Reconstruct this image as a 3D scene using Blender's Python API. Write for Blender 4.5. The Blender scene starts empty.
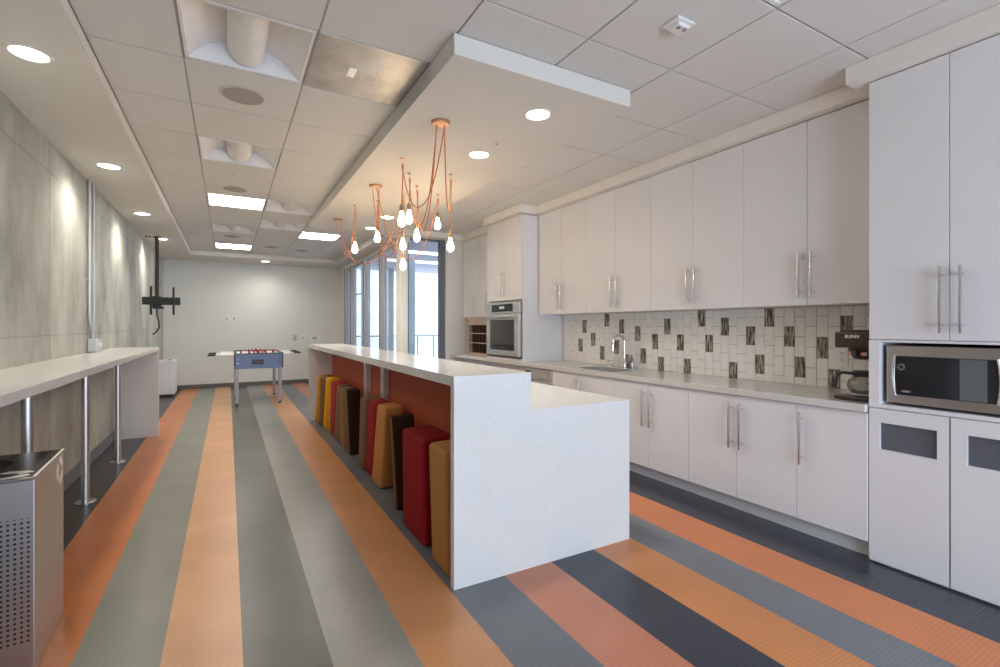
import bpy, bmesh, math, random
from mathutils import Vector, Matrix
random.seed(7)
C = bpy.context.scene.collection
PI = math.pi

# ------------------------------------------------------------------ camera, world, light, exposure
YAW = math.atan(272/481.0)
cam = bpy.data.objects.new('camera', bpy.data.cameras.new('camera'))
C.objects.link(cam)
cam.location = (0, 0, 1.32)
cam.rotation_euler = (PI/2, 0, -YAW)
cam.data.sensor_width = 36.0
cam.data.lens = 36.0*481/1000
cam.data.shift_y = -7.5/1000
cam.data.clip_start = 0.05
cam.data.clip_end = 300
bpy.context.scene.camera = cam

vs = bpy.context.scene.view_settings
vs.view_transform = 'Standard'; vs.look = 'None'; vs.gamma = 1; vs.use_curve_mapping = False
vs.exposure = 1.22
cy = bpy.context.scene.cycles
cy.use_denoising = True
cy.max_bounces = 10; cy.diffuse_bounces = 6; cy.glossy_bounces = 5; cy.transmission_bounces = 6; cy.transparent_max_bounces = 12
cy.sample_clamp_indirect = 6.0
cy.caustics_reflective = False; cy.caustics_refractive = False

world = bpy.data.worlds.new('world'); bpy.context.scene.world = world
world.use_nodes = True
bgn = world.node_tree.nodes['Background']
bgn.inputs[0].default_value = (0.80, 0.90, 1.0, 1); bgn.inputs[1].default_value = 1.35

def area(name, loc, rot, sx, sy, energy, col):
    l = bpy.data.lights.new(name, 'AREA'); l.shape = 'RECTANGLE'; l.size = sx; l.size_y = sy
    l.energy = energy; l.color = col
    o = bpy.data.objects.new(name, l); C.objects.link(o); o.location = loc; o.rotation_euler = rot
    return o
# daylight through the big windows behind the camera
area('window_daylight', (1.6, -2.6, 1.1), (math.radians(57), 0, 0), 3.6, 1.4, 68, (0.62, 0.78, 1.0))
# daylight arriving through the side glazing
# the side glazing is lit by the sky alone

CAN_E, BULB_E, TROF_E, CANLENS_E = 50, 18.0, 12.5, 8.0
WARM = (1.0, 0.94, 0.82)

# ------------------------------------------------------------------ materials
MATS = {}
def newmat(name):
    m = bpy.data.materials.new(name); m.use_nodes = True
    return m, m.node_tree.nodes, m.node_tree.links, m.node_tree.nodes['Principled BSDF']
def mat(name, col, rough=0.5, metal=0.0, spec=0.5, noise=0.03, nscale=8, bump=0, bscale=200, coat=0, emit=None, estr=0, sheen=0, aniso=0):
    if name in MATS: return MATS[name]
    m, N, L, b = newmat(name)
    b.inputs['Roughness'].default_value = rough; b.inputs['Metallic'].default_value = metal
    b.inputs['Specular IOR Level'].default_value = spec
    b.inputs['Coat Weight'].default_value = coat
    b.inputs['Sheen Weight'].default_value = sheen
    tc = N.new('ShaderNodeTexCoord')
    if noise > 0:
        nz = N.new('ShaderNodeTexNoise'); nz.inputs['Scale'].default_value = nscale; nz.inputs['Detail'].default_value = 3
        L.new(tc.outputs['Object'], nz.inputs['Vector'])
        r = N.new('ShaderNodeValToRGB')
        r.color_ramp.elements[0].position = 0.3; r.color_ramp.elements[1].position = 0.7
        r.color_ramp.elements[0].color = [max(0, c*(1-noise)) for c in col] + [1]
        r.color_ramp.elements[1].color = [min(1, c*(1+noise)) for c in col] + [1]
        L.new(nz.outputs['Fac'], r.inputs[0]); L.new(r.outputs[0], b.inputs['Base Color'])
    else:
        b.inputs['Base Color'].default_value = (*col, 1)
    if bump > 0:
        n2 = N.new('ShaderNodeTexNoise'); n2.inputs['Scale'].default_value = bscale
        L.new(tc.outputs['Object'], n2.inputs['Vector'])
        bp = N.new('ShaderNodeBump'); bp.inputs['Strength'].default_value = bump; bp.inputs['Distance'].default_value = 0.002
        L.new(n2.outputs['Fac'], bp.inputs['Height']); L.new(bp.outputs[0], b.inputs['Normal'])
    if emit:
        b.inputs['Emission Color'].default_value = (*emit, 1); b.inputs['Emission Strength'].default_value = estr
    MATS[name] = m
    return m

def s2l(r, g, b):
    f = lambda c: (c/255/12.92) if c/255 <= 0.04045 else ((c/255+0.055)/1.055)**2.4
    return (f(r), f(g), f(b))

WHITE_LAM = mat('white_laminate', (0.77, 0.765, 0.785), 0.38, spec=0.4, noise=0.012, nscale=3)
WHITE_IN = mat('white_carcass', (0.72, 0.71, 0.70), 0.5, noise=0.01)
CEIL_PAINT = mat('ceiling_paint', (0.71, 0.69, 0.645), 0.85, noise=0.012, nscale=2, bump=0.05, bscale=300)
TILE = mat('ceiling_tile', (0.70, 0.69, 0.67), 0.9, noise=0.03, nscale=120, bump=0.25, bscale=250)
TBAR = mat('ceiling_t_bar', (0.42, 0.38, 0.35), 0.6, noise=0.02)
WALLP = mat('wall_paint', (0.74, 0.745, 0.71), 0.8, noise=0.012, nscale=2, bump=0.08, bscale=260)
STEEL = mat('brushed_steel', (0.62, 0.61, 0.60), 0.42, 1.0, noise=0.04, nscale=40)
BRIGHT = mat('satin_nickel', (0.72, 0.71, 0.70), 0.25, 1.0, noise=0.02)
CHROME = mat('chrome', (0.66, 0.66, 0.68), 0.1, 1.0, noise=0)
BLACK = mat('black_plastic', (0.02, 0.02, 0.02), 0.4, noise=0)
DGREY = mat('dark_grey_vinyl', (0.075, 0.07, 0.07), 0.55, noise=0.05)
BASEB = mat('baseboard_vinyl', (0.13, 0.125, 0.12), 0.5, noise=0.05)
ALU = mat('window_aluminium', (0.55, 0.56, 0.60), 0.4, 0.4, noise=0.02)
GASK = mat('window_gasket', (0.04, 0.04, 0.045), 0.6, noise=0)
WFRAMEW = mat('window_column_white', (0.78, 0.76, 0.72), 0.6, noise=0.01)

def quartz(name, base):
    m, N, L, b = newmat(name)
    b.inputs['Roughness'].default_value = 0.16; b.inputs['Specular IOR Level'].default_value = 0.5
    tc = N.new('ShaderNodeTexCoord')
    v = N.new('ShaderNodeTexNoise'); v.inputs['Scale'].default_value = 160; v.inputs['Detail'].default_value = 4
    L.new(tc.outputs['Object'], v.inputs['Vector'])
    r = N.new('ShaderNodeValToRGB')
    r.color_ramp.elements[0].position = 0.3; r.color_ramp.elements[0].color = [c*0.90 for c in base] + [1]
    r.color_ramp.elements[1].position = 0.62; r.color_ramp.elements[1].color = list(base) + [1]
    L.new(v.outputs['Fac'], r.inputs[0])
    v2 = N.new('ShaderNodeTexVoronoi'); v2.inputs['Scale'].default_value = 14
    L.new(tc.outputs['Object'], v2.inputs['Vector'])
    r2 = N.new('ShaderNodeValToRGB'); r2.color_ramp.elements[0].position = 0.035; r2.color_ramp.elements[1].position = 0.05
    r2.color_ramp.elements[0].color = (1, 1, 1, 1); r2.color_ramp.elements[1].color = (0, 0, 0, 1)
    L.new(v2.outputs['Distance'], r2.inputs[0])
    mx = N.new('ShaderNodeMix'); mx.data_type = 'RGBA'
    L.new(r2.outputs[0], mx.inputs[0]); L.new(r.outputs[0], mx.inputs[6]); mx.inputs[7].default_value = (0.95, 0.95, 0.95, 1)
    L.new(mx.outputs[2], b.inputs['Base Color'])
    return m
QUARTZ = quartz('white_quartz', (0.74, 0.73, 0.71))
QUARTZ_G = quartz('greige_quartz', (0.66, 0.65, 0.63))

def floor_mat():
    m, N, L, b = newmat('striped_ribbed_floor')
    geo = N.new('ShaderNodeNewGeometry'); sx = N.new('ShaderNodeSeparateXYZ')
    L.new(geo.outputs['Position'], sx.inputs[0])
    # stripe index from x
    X0, X1 = -1.8, 4.2
    mr = N.new('ShaderNodeMapRange'); mr.inputs[1].default_value = X0; mr.inputs[2].default_value = X1
    L.new(sx.outputs[0], mr.inputs[0])
    r = N.new('ShaderNodeValToRGB'); r.color_ramp.interpolation = 'CONSTANT'
    edges = [(X0, (62, 58, 56)), (-0.862, (196, 120, 70)), (-0.549, (134, 133, 122)), (-0.245, (208, 156, 114)),
             (0.051, (98, 96, 90)), (0.351, (140, 138, 132)), (0.655, (194, 138, 94)), (0.957, (106, 108, 112)),
             (1.260, (186, 120, 92)), (1.572, (54, 58, 70)), (1.877, (198, 130, 80)), (2.178, (112, 116, 122)),
             (2.465, (204, 124, 76)), (2.785, (58, 61, 72))]
    els = r.color_ramp.elements
    while len(els) < len(edges): els.new(0.5)
    for e, (x, c) in zip(els, edges):
        e.position = (x-X0)/(X1-X0); e.color = (*s2l(*c), 1)
    L.new(mr.outputs[0], r.inputs[0])
    nz = N.new('ShaderNodeTexNoise'); nz.inputs['Scale'].default_value = 2.5; nz.inputs['Detail'].default_value = 5
    L.new(geo.outputs['Position'], nz.inputs['Vector'])
    mr2 = N.new('ShaderNodeMapRange'); mr2.inputs[1].default_value = .3; mr2.inputs[2].default_value = .7; mr2.inputs[3].default_value = .93; mr2.inputs[4].default_value = 1.07
    L.new(nz.outputs['Fac'], mr2.inputs[0])
    # ribs across the stripes
    mu = N.new('ShaderNodeMath'); mu.operation = 'MULTIPLY'; mu.inputs[1].default_value = PI/0.017
    L.new(sx.outputs[1], mu.inputs[0])
    sn = N.new('ShaderNodeMath'); sn.operation = 'SINE'; L.new(mu.outputs[0], sn.inputs[0])
    pw = N.new('ShaderNodeMath'); pw.operation = 'ABSOLUTE'; L.new(sn.outputs[0], pw.inputs[0])
    mr3 = N.new('ShaderNodeMapRange'); mr3.inputs[1].default_value = 0; mr3.inputs[2].default_value = .6; mr3.inputs[3].default_value = .84; mr3.inputs[4].default_value = 1.0
    L.new(pw.outputs[0], mr3.inputs[0])
    m1 = N.new('ShaderNodeMath'); m1.operation = 'MULTIPLY'; L.new(mr2.outputs[0], m1.inputs[0]); L.new(mr3.outputs[0], m1.inputs[1])
    mx = N.new('ShaderNodeVectorMath'); mx.operation = 'SCALE'
    L.new(r.outputs[0], mx.inputs[0]); L.new(m1.outputs[0], mx.inputs['Scale'])
    L.new(mx.outputs[0], b.inputs['Base Color'])
    bp = N.new('ShaderNodeBump'); bp.inputs['Strength'].default_value = 0.35; bp.inputs['Distance'].default_value = 0.001
    L.new(pw.outputs[0], bp.inputs['Height']); L.new(bp.outputs[0], b.inputs['Normal'])
    b.inputs['Roughness'].default_value = 0.27; b.inputs['Specular IOR Level'].default_value = 0.5
    return m
FLOOR = floor_mat()

def concrete_mat():
    m, N, L, b = newmat('cast_concrete')
    geo = N.new('ShaderNodeNewGeometry'); sx = N.new('ShaderNodeSeparateXYZ'); L.new(geo.outputs['Position'], sx.inputs[0])
    n1 = N.new('ShaderNodeTexNoise'); n1.inputs['Scale'].default_value = 1.6; n1.inputs['Detail'].default_value = 8; n1.inputs['Roughness'].default_value = .62
    mp = N.new('ShaderNodeMapping'); mp.inputs['Scale'].default_value = (1, 1.3, .75); L.new(geo.outputs['Position'], mp.inputs[0]); L.new(mp.outputs[0], n1.inputs['Vector'])
    r = N.new('ShaderNodeValToRGB'); e = r.color_ramp.elements
    e[0].position = .28; e[0].color = (0.235, 0.24, 0.215, 1); e[1].position = .68; e[1].color = (0.54, 0.545, 0.49, 1)
    k = e.new(.47); k.color = (0.40, 0.405, 0.362, 1)
    L.new(n1.outputs['Fac'], r.inputs[0])
    # vertical wood-grain streaks
    n2 = N.new('ShaderNodeTexNoise'); n2.inputs['Scale'].default_value = 9; n2.inputs['Detail'].default_value = 4
    mp2 = N.new('ShaderNodeMapping'); mp2.inputs['Scale'].default_value = (1, 2.2, .12); L.new(geo.outputs['Position'], mp2.inputs[0]); L.new(mp2.outputs[0], n2.inputs['Vector'])
    ms = N.new('ShaderNodeMapRange'); ms.inputs[1].default_value = .3; ms.inputs[2].default_value = .7; ms.inputs[3].default_value = .95; ms.inputs[4].default_value = 1.04
    L.new(n2.outputs['Fac'], ms.inputs[0])
    prev = ms.outputs[0]
    def line(axis, pos, w, dark, lim=None):
        nonlocal prev
        s = N.new('ShaderNodeMath'); s.operation = 'SUBTRACT'; L.new(sx.outputs[axis], s.inputs[0]); s.inputs[1].default_value = pos
        a = N.new('ShaderNodeMath'); a.operation = 'ABSOLUTE'; L.new(s.outputs[0], a.inputs[0])
        q = N.new('ShaderNodeMapRange'); q.inputs[1].default_value = 0; q.inputs[2].default_value = w; q.inputs[3].default_value = dark; q.inputs[4].default_value = 1
        L.new(a.outputs[0], q.inputs[0])
        mm = N.new('ShaderNodeMath'); mm.operation = 'MULTIPLY'; L.new(prev, mm.inputs[0]); L.new(q.outputs[0], mm.inputs[1])
        prev = mm.outputs[0]
    for y in (2.35, 4.78, 7.17, 9.6): line(1, y, 0.014, .62)
    line(2, 2.47, 0.012, .72); line(2, 1.25, 0.010, .80)
    sc = N.new('ShaderNodeVectorMath'); sc.operation = 'SCALE'; L.new(r.outputs[0], sc.inputs[0]); L.new(prev, sc.inputs['Scale'])
    L.new(sc.outputs[0], b.inputs['Base Color'])
    b.inputs['Roughness'].default_value = .8
    bp = N.new('ShaderNodeBump'); bp.inputs['Strength'].default_value = .25; bp.inputs['Distance'].default_value = .01
    L.new(n1.outputs['Fac'], bp.inputs['Height']); L.new(bp.outputs[0], b.inputs['Normal'])
    return m
CONC = concrete_mat()

def glass_mat(name, tint=(0.93, 0.96, 0.98), refl=0.10):
    m, N, L, b = newmat(name)
    N.remove(b); out = N['Material Output']
    t = N.new('ShaderNodeBsdfTransparent'); t.inputs[0].default_value = (*tint, 1)
    g = N.new('ShaderNodeBsdfGlossy'); g.inputs['Roughness'].default_value = 0.02
    fr = N.new('ShaderNodeFresnel'); fr.inputs[0].default_value = 1.45
    tc = N.new('ShaderNodeTexCoord'); nz = N.new('ShaderNodeTexNoise'); nz.inputs['Scale'].default_value = 3
    L.new(tc.outputs['Object'], nz.inputs['Vector'])
    bp = N.new('ShaderNodeBump'); bp.inputs['Strength'].default_value = 0.01; L.new(nz.outputs['Fac'], bp.inputs['Height']); L.new(bp.outputs[0], g.inputs['Normal'])
    hf = N.new('ShaderNodeMath'); hf.operation = 'MULTIPLY'; hf.inputs[1].default_value = .4; L.new(fr.outputs[0], hf.inputs[0])
    mx = N.new('ShaderNodeMixShader'); L.new(hf.outputs[0], mx.inputs[0]); L.new(t.outputs[0], mx.inputs[1]); L.new(g.outputs[0], mx.inputs[2])
    L.new(mx.outputs[0], out.inputs[0])
    return m
GLASS = glass_mat('window_glass')
CGLASS = glass_mat('carafe_glass', (0.86, 0.86, 0.84))

def emis(name, col, s):
    if name in MATS: return MATS[name]
    m, N, L, b = newmat(name)
    b.inputs['Base Color'].default_value = (0.9, 0.9, 0.88, 1)
    tc = N.new('ShaderNodeTexCoord'); nz = N.new('ShaderNodeTexNoise'); nz.inputs['Scale'].default_value = 5
    L.new(tc.outputs['Object'], nz.inputs['Vector'])
    mr = N.new('ShaderNodeMapRange'); mr.inputs[3].default_value = s*.97; mr.inputs[4].default_value = s*1.03
    L.new(nz.outputs['Fac'], mr.inputs[0]); L.new(mr.outputs[0], b.inputs['Emission Strength'])
    b.inputs['Emission Color'].default_value = (*col, 1)
    MATS[name] = m
    return m

def perforated():
    m, N, L, b = newmat('perforated_steel')
    tc = N.new('ShaderNodeTexCoord'); sp = N.new('ShaderNodeSeparateXYZ'); L.new(tc.outputs['Object'], sp.inputs[0])
    P = 0.0185
    def cell(sock, off=0):
        a = N.new('ShaderNodeMath'); a.operation = 'MULTIPLY_ADD'; L.new(sock, a.inputs[0]); a.inputs[1].default_value = 1/P; a.inputs[2].default_value = off + 500
        f = N.new('ShaderNodeMath'); f.operation = 'FRACT'; L.new(a.outputs[0], f.inputs[0])
        s = N.new('ShaderNodeMath'); s.operation = 'SUBTRACT'; L.new(f.outputs[0], s.inputs[0]); s.inputs[1].default_value = .5
        q = N.new('ShaderNodeMath'); q.operation = 'POWER'; L.new(s.outputs[0], q.inputs[0]); q.inputs[1].default_value = 2
        return q.outputs[0]
    ad = N.new('ShaderNodeMath'); ad.operation = 'ADD'; L.new(sp.outputs[0], ad.inputs[0]); L.new(sp.outputs[1], ad.inputs[1])
    q = N.new('ShaderNodeMath'); q.operation = 'ADD'; L.new(cell(ad.outputs[0]), q.inputs[0]); L.new(cell(sp.outputs[2]), q.inputs[1])
    lt = N.new('ShaderNodeMath'); lt.operation = 'LESS_THAN'; L.new(q.outputs[0], lt.inputs[0]); lt.inputs[1].default_value = .06
    # dots only in the middle panel
    def rng(sock, lo, hi):
        a = N.new('ShaderNodeMath'); a.operation = 'GREATER_THAN'; L.new(sock, a.inputs[0]); a.inputs[1].default_value = lo
        c = N.new('ShaderNodeMath'); c.operation = 'LESS_THAN'; L.new(sock, c.inputs[0]); c.inputs[1].default_value = hi
        k = N.new('ShaderNodeMath'); k.operation = 'MULTIPLY'; L.new(a.outputs[0], k.inputs[0]); L.new(c.outputs[0], k.inputs[1]); return k.outputs[0]
    k = N.new('ShaderNodeMath'); k.operation = 'MULTIPLY'; L.new(lt.outputs[0], k.inputs[0]); L.new(rng(sp.outputs[2], .13, .60), k.inputs[1])
    k2 = N.new('ShaderNodeMath'); k2.operation = 'MULTIPLY'; L.new(k.outputs[0], k2.inputs[0]); L.new(rng(sp.outputs[0], -.222, .222), k2.inputs[1])
    k3 = N.new('ShaderNodeMath'); k3.operation = 'MULTIPLY'; L.new(k2.outputs[0], k3.inputs[0]); L.new(rng(sp.outputs[1], -.5, -.2), k3.inputs[1])
    mx = N.new('ShaderNodeMix'); mx.data_type = 'RGBA'; L.new(k3.outputs[0], mx.inputs[0])
    mx.inputs[6].default_value = (0.50, 0.49, 0.50, 1); mx.inputs[7].default_value = (0.015, 0.015, 0.015, 1)
    L.new(mx.outputs[2], b.inputs['Base Color'])
    iv = N.new('ShaderNodeMath'); iv.operation = 'SUBTRACT'; iv.inputs[0].default_value = 1; L.new(k3.outputs[0], iv.inputs[1])
    L.new(iv.outputs[0], b.inputs['Metallic'])
    b.inputs['Roughness'].default_value = .3
    return m
PERF = perforated()

# ------------------------------------------------------------------ geometry helpers
class MB:
    def __init__(s): s.bm = bmesh.new()
    def _t(s, vs, mi):
        for v in vs:
            for f in v.link_faces: f.material_index = mi
    def box(s, x0, x1, y0, y1, z0, z1, bev=0, mi=0, seg=2):
        M = Matrix.Translation(((x0+x1)/2, (y0+y1)/2, (z0+z1)/2)) @ Matrix.Diagonal((abs(x1-x0), abs(y1-y0), abs(z1-z0), 1))
        b2 = bmesh.new(); bmesh.ops.create_cube(b2, size=1, matrix=M)
        if bev > 0: bmesh.ops.bevel(b2, geom=b2.edges[:], offset=bev, segments=seg, affect='EDGES', profile=.5)
        return s._merge(b2, mi)
    def _merge(s, b2, mi=0):
        for f in b2.faces: f.material_index = mi
        me = bpy.data.meshes.new('tmp'); b2.to_mesh(me); b2.free()
        n0 = len(s.bm.verts)
        s.bm.from_mesh(me); bpy.data.meshes.remove(me)
        return s
    def cyl(s, p0, p1, r, r2=None, seg=16, mi=0, caps=True):
        p0, p1 = Vector(p0), Vector(p1); d = p1-p0; ln = d.length
        b2 = bmesh.new()
        bmesh.ops.create_cone(b2, cap_ends=caps, segments=seg, radius1=r, radius2=r if r2 is None else r2, depth=ln)
        q = Vector((0, 0, 1)).rotation_difference(d.normalized()).to_matrix().to_4x4()
        bmesh.ops.transform(b2, matrix=Matrix.Translation((p0+p1)/2) @ q, verts=b2.verts)
        return s._merge(b2, mi)
    def tube(s, pts, r, seg=8, mi=0):
        pts = [Vector(p) for p in pts]; b2 = bmesh.new(); rings = []
        prevn = None
        for i, p in enumerate(pts):
            t = (pts[min(i+1, len(pts)-1)]-pts[max(i-1, 0)]).normalized()
            if prevn is None:
                prevn = t.orthogonal().normalized()
            n = (prevn - t*prevn.dot(t))
            n = n.normalized() if n.length > 1e-6 else t.orthogonal().normalized()
            prevn = n; bb = t.cross(n)
            rings.append([b2.verts.new(p+(n*math.cos(a)+bb*math.sin(a))*r) for a in [2*PI*k/seg for k in range(seg)]])
        for a, b in zip(rings, rings[1:]):
            for k in range(seg): b2.faces.new((a[k], a[(k+1) % seg], b[(k+1) % seg], b[k]))
        b2.faces.new(rings[0][::-1]); b2.faces.new(rings[-1])
        return s._merge(b2, mi)
    def lathe(s, prof, c, seg=24, mi=0, axis='z'):
        b2 = bmesh.new(); rings = []
        for r, z in prof:
            if r < 1e-5: rings.append([b2.verts.new((0, 0, z))])
            else: rings.append([b2.verts.new((r*math.cos(2*PI*k/seg), r*math.sin(2*PI*k/seg), z)) for k in range(seg)])
        for a, b in zip(rings, rings[1:]):
            for k in range(seg):
                k2 = (k+1) % seg
                if len(a) == 1 and len(b) == 1: continue
                if len(a) == 1: b2.faces.new((a[0], b[k2], b[k]))
                elif len(b) == 1: b2.faces.new((a[k], a[k2], b[0]))
                else: b2.faces.new((a[k], a[k2], b[k2], b[k]))
        M = Matrix.Translation(c)
        if axis == 'x': M = M @ Matrix.Rotation(PI/2, 4, 'Y')
        if axis == 'y': M = M @ Matrix.Rotation(-PI/2, 4, 'X')
        bmesh.ops.transform(b2, matrix=M, verts=b2.verts)
        bmesh.ops.recalc_face_normals(b2, faces=b2.faces)
        return s._merge(b2, mi)
    def prism(s, poly, axis, a, b, mi=0, bev=0):
        """poly: list of 2D points in the plane normal to axis, extruded from a to b"""
        def P(u, v, w): return {'x': (w, u, v), 'y': (u, w, v), 'z': (u, v, w)}[axis]
        b2 = bmesh.new()
        A = [b2.verts.new(P(u, v, a)) for u, v in poly]; B_ = [b2.verts.new(P(u, v, b)) for u, v in poly]
        n = len(poly)
        b2.faces.new(A); b2.faces.new(B_)
        for k in range(n): b2.faces.new((A[k], A[(k+1) % n], B_[(k+1) % n], B_[k]))
        bmesh.ops.recalc_face_normals(b2, faces=b2.faces)
        if bev > 0: bmesh.ops.bevel(b2, geom=b2.edges[:], offset=bev, segments=3, affect='EDGES', profile=.5)
        return s._merge(b2, mi)
    def hexa(s, v8, mi=0, bev=0, seg=4):
        """8 corners: bottom 4 ccw then top 4"""
        b2 = bmesh.new(); V = [b2.verts.new(v) for v in v8]
        for f in ((3, 2, 1, 0), (4, 5, 6, 7), (0, 1, 5, 4), (1, 2, 6, 5), (2, 3, 7, 6), (3, 0, 4, 7)): b2.faces.new([V[i] for i in f])
        bmesh.ops.recalc_face_normals(b2, faces=b2.faces)
        if bev > 0: bmesh.ops.bevel(b2, geom=b2.edges[:], offset=bev, segments=seg, affect='EDGES', profile=.5)
        return s._merge(b2, mi)
    def build(s, name, mats, parent=None, smooth=False, origin=None):
        me = bpy.data.meshes.new(name)
        if origin is None:
            if parent is not None: origin = Vector(parent['_o'])
            else:
                xs = [v.co for v in s.bm.verts]
                origin = Vector(((min(v.x for v in xs)+max(v.x for v in xs))/2, (min(v.y for v in xs)+max(v.y for v in xs))/2, min(v.z for v in xs)))
        origin = Vector(origin)
        bmesh.ops.translate(s.bm, vec=-origin, verts=s.bm.verts)
        if smooth:
            for f in s.bm.faces: f.smooth = True
            for e in s.bm.edges:
                if len(e.link_faces) == 2 and e.calc_face_angle(0) > 0.6: e.smooth = False
        s.bm.to_mesh(me); s.bm.free()
        for m in (mats if isinstance(mats, (list, tuple)) else [mats]): me.materials.append(m)
        o = bpy.data.objects.new(name, me); C.objects.link(o)
        o['_o'] = tuple(origin)
        if parent is None: o.location = origin
        else: o.parent = parent
        return o

def tag(o, label=None, cat=None, group=None, kind=None):
    if label: o['label'] = label
    if cat: o['category'] = cat
    if group: o['group'] = group
    if kind: o['kind'] = kind
    return o
def thing(name, label, cat, loc, group=None):
    o = bpy.data.objects.new(name, None); C.objects.link(o); o.location = loc; o['_o'] = tuple(loc)
    o.empty_display_size = .05
    return tag(o, label, cat, group)
def struct(o): return tag(o, kind='structure')
def copy_tree(o, parent=None):
    kids = list(o.children)
    c = o.copy(); C.objects.link(c); c.parent = parent
    for ch in kids: copy_tree(ch, c)
    return c
def dup(root, loc, label):
    c = copy_tree(root); c.location = loc; c['_o'] = tuple(loc); c['label'] = label
    return c
def spot(parent, loc, e, ang=100, blend=1.0, col=WARM, rad=.09):
    l = bpy.data.lights.new('downlight_beam', 'SPOT'); l.energy = e; l.color = col; l.spot_size = math.radians(ang); l.spot_blend = blend; l.shadow_soft_size = rad
    o = bpy.data.objects.new('beam', l); C.objects.link(o); o.parent = parent
    o.location = Vector(loc)-Vector(parent['_o'])
    return o

# ------------------------------------------------------------------ the room shell
WX = -1.16            # concrete wall face
ZC, ZS, ZL = 2.79, 2.68, 2.70
YF = 12.0             # far wall
YB = -3.0             # wall behind the camera
WR = 3.74             # kitchen wall
b = MB(); b.box(WX-.2, 6.0, YB-.2, YF+.2, -.12, 0); struct(b.build('floor', FLOOR))
b = MB(); b.box(WX-.2, WX, YB, YF+.15, 0, 2.95); struct(b.build('wall_left', CONC))
b = MB(); b.box(WX, 2.36, YF, YF+.15, 0, 2.95); struct(b.build('wall_far', WALLP))
b = MB(); b.box(WR, WR+.15, YB, 7.2, 0, 2.95); struct(b.build('wall_right', WALLP))
b = MB(); b.box(3.05, WR, 7.16, 7.30, 0, 2.95); struct(b.build('wall_kitchen_end', WALLP))
b = MB(); b.box(2.33, 2.45, 11.27, YF, 0, 2.95).box(2.33, 2.45, 7.16, 11.27, 2.62, 2.95).box(2.45, 3.05, 7.16, 7.30, 2.70, 2.95)
struct(b.build('wall_window_side', WALLP))
# wall behind the camera with a wide glazed opening
b = MB(); b.box(WX, -.35, YB-.15, YB, 0, 2.95).box(3.5, WR, YB-.15, YB, 0, 2.95).box(-.35, 3.5, YB-.15, YB, 0, .35).box(-.35, 3.5, YB-.15, YB, 2.62, 2.95)
struct(b.build('wall_back', WALLP))
b = MB()
for x in (-.35, .92, 2.19, 3.44): b.box(x, x+.06, YB-.1, YB-.02, .35, 2.62)
b.box(-.35, 3.5, YB-.1, YB-.02, .35, .41).box(-.35, 3.5, YB-.1, YB-.02, 2.56, 2.62)
struct(b.build('window_6', ALU))

b = MB(); b.box(WX, WX+.012, YB, YF-.012, 0, .10, .003); b.box(WX, WX+.022, YB, YF-.012, 0, .012, .003); struct(b.build('baseboard_left', mat('baseboard_blue_grey', (.17, .18, .19), .4)))
b = MB(); b.box(WX+.012, 2.33, YF-.012, YF, 0, .085, .003); struct(b.build('baseboard_far', BASEB))

# suspended ceiling: tiles with gaps over a darker bar grid
XL = [-1.2, -.63, -.212, .395, 1.003, 1.608, 2.213, 2.82, 3.8]
YL = [1.31+.6125*k for k in range(-8, 19)]
TROF = {(2, 2): 0, (2, 5): 0, (2, 8): 1, (2, 11): 0, (2, 14): 1, (4, 11): 1, (3, 8): 0, (3, 10): 0, (5, -1): 0}
METAL = (3, 2)
b = MB(); b.box(WX, 3.8, YB, 12.1, ZC+.16, ZC+.2)
g = .0045
for i in range(len(XL)-1):
    for j in range(len(YL)-1):
        k = j-8
        x0, x1, y0, y1 = XL[i], XL[i+1], YL[j], YL[j+1]
        if (i, k) in TROF or (i, k) == METAL: continue
        if x0 > 2.1 and y0 > 7.2: continue
        b.box(x0+g, x1-g, y0+g, min(y1, 11.98)-g, ZC, ZC+.012, .0015, seg=1)
ceil = b.build('ceiling', TILE); struct(ceil)
b = MB()
ht = .010
for i, x in enumerate(XL[1:-1]):
    y1 = 11.98 if x < 2.1 else 7.2
    w = .012 if x in (-.212, .395) else .009
    if x in (-.212, .395):
        b.box(x-.004, x+.004, YB, y1, ZC+.003, ZC+.014)
    b.box(x-w, x+w, YB, y1, ZC+.012, ZC+.02)
for y in YL[1:-1]:
    b.box(WX, 2.4 if y > 7.2 else 3.74, y-.009, y+.009, ZC+.0125, ZC+.02)
struct(b.build('ceiling_grid', TBAR))

# soffits
def soffit(name, boxes, m=CEIL_PAINT):
    bb = MB()
    for bx in boxes: bb.box(*bx)
    return struct(bb.build(name, m))
soffit('ceiling_soffit_left', [(WX, -.63, YB, YF, ZL, ZC-.002), (-.63, 2.33, 11.02, YF, ZL, ZC-.002), (2.06, 2.33, 7.2, 11.02, ZS, ZC-.002)])
b = MB(); b.box(-.6299, -.626, YB, 11.02, ZL+.012, ZC-.012).box(-.63, 2.05, 11.016, 11.0199, ZL+.012, ZC-.012)
struct(b.build('trim_1', mat('tray_trim', (.78, .74, .69), .6)))
soffit('ceiling_soffit_island', [(.985, 2.178, 2.205, 7.10, ZS, ZC-.004)])
BZ = 2.692
b = MB()
b.box(3.06, WR, YB, 1.415, BZ, ZC-.002).box(3.285, WR, 1.415, 4.90, BZ, ZC-.002).box(3.045, WR, 4.90, 5.86, BZ, ZC-.002)
b.box(3.285, WR, 5.86, 7.155, BZ, ZC-.002).box(2.30, 3.285, 7.03, 7.155, BZ+.01, ZC-.002)
struct(b.build('trim_2', mat('bulkhead_paint', (.80, .77, .72), .7)))

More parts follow.
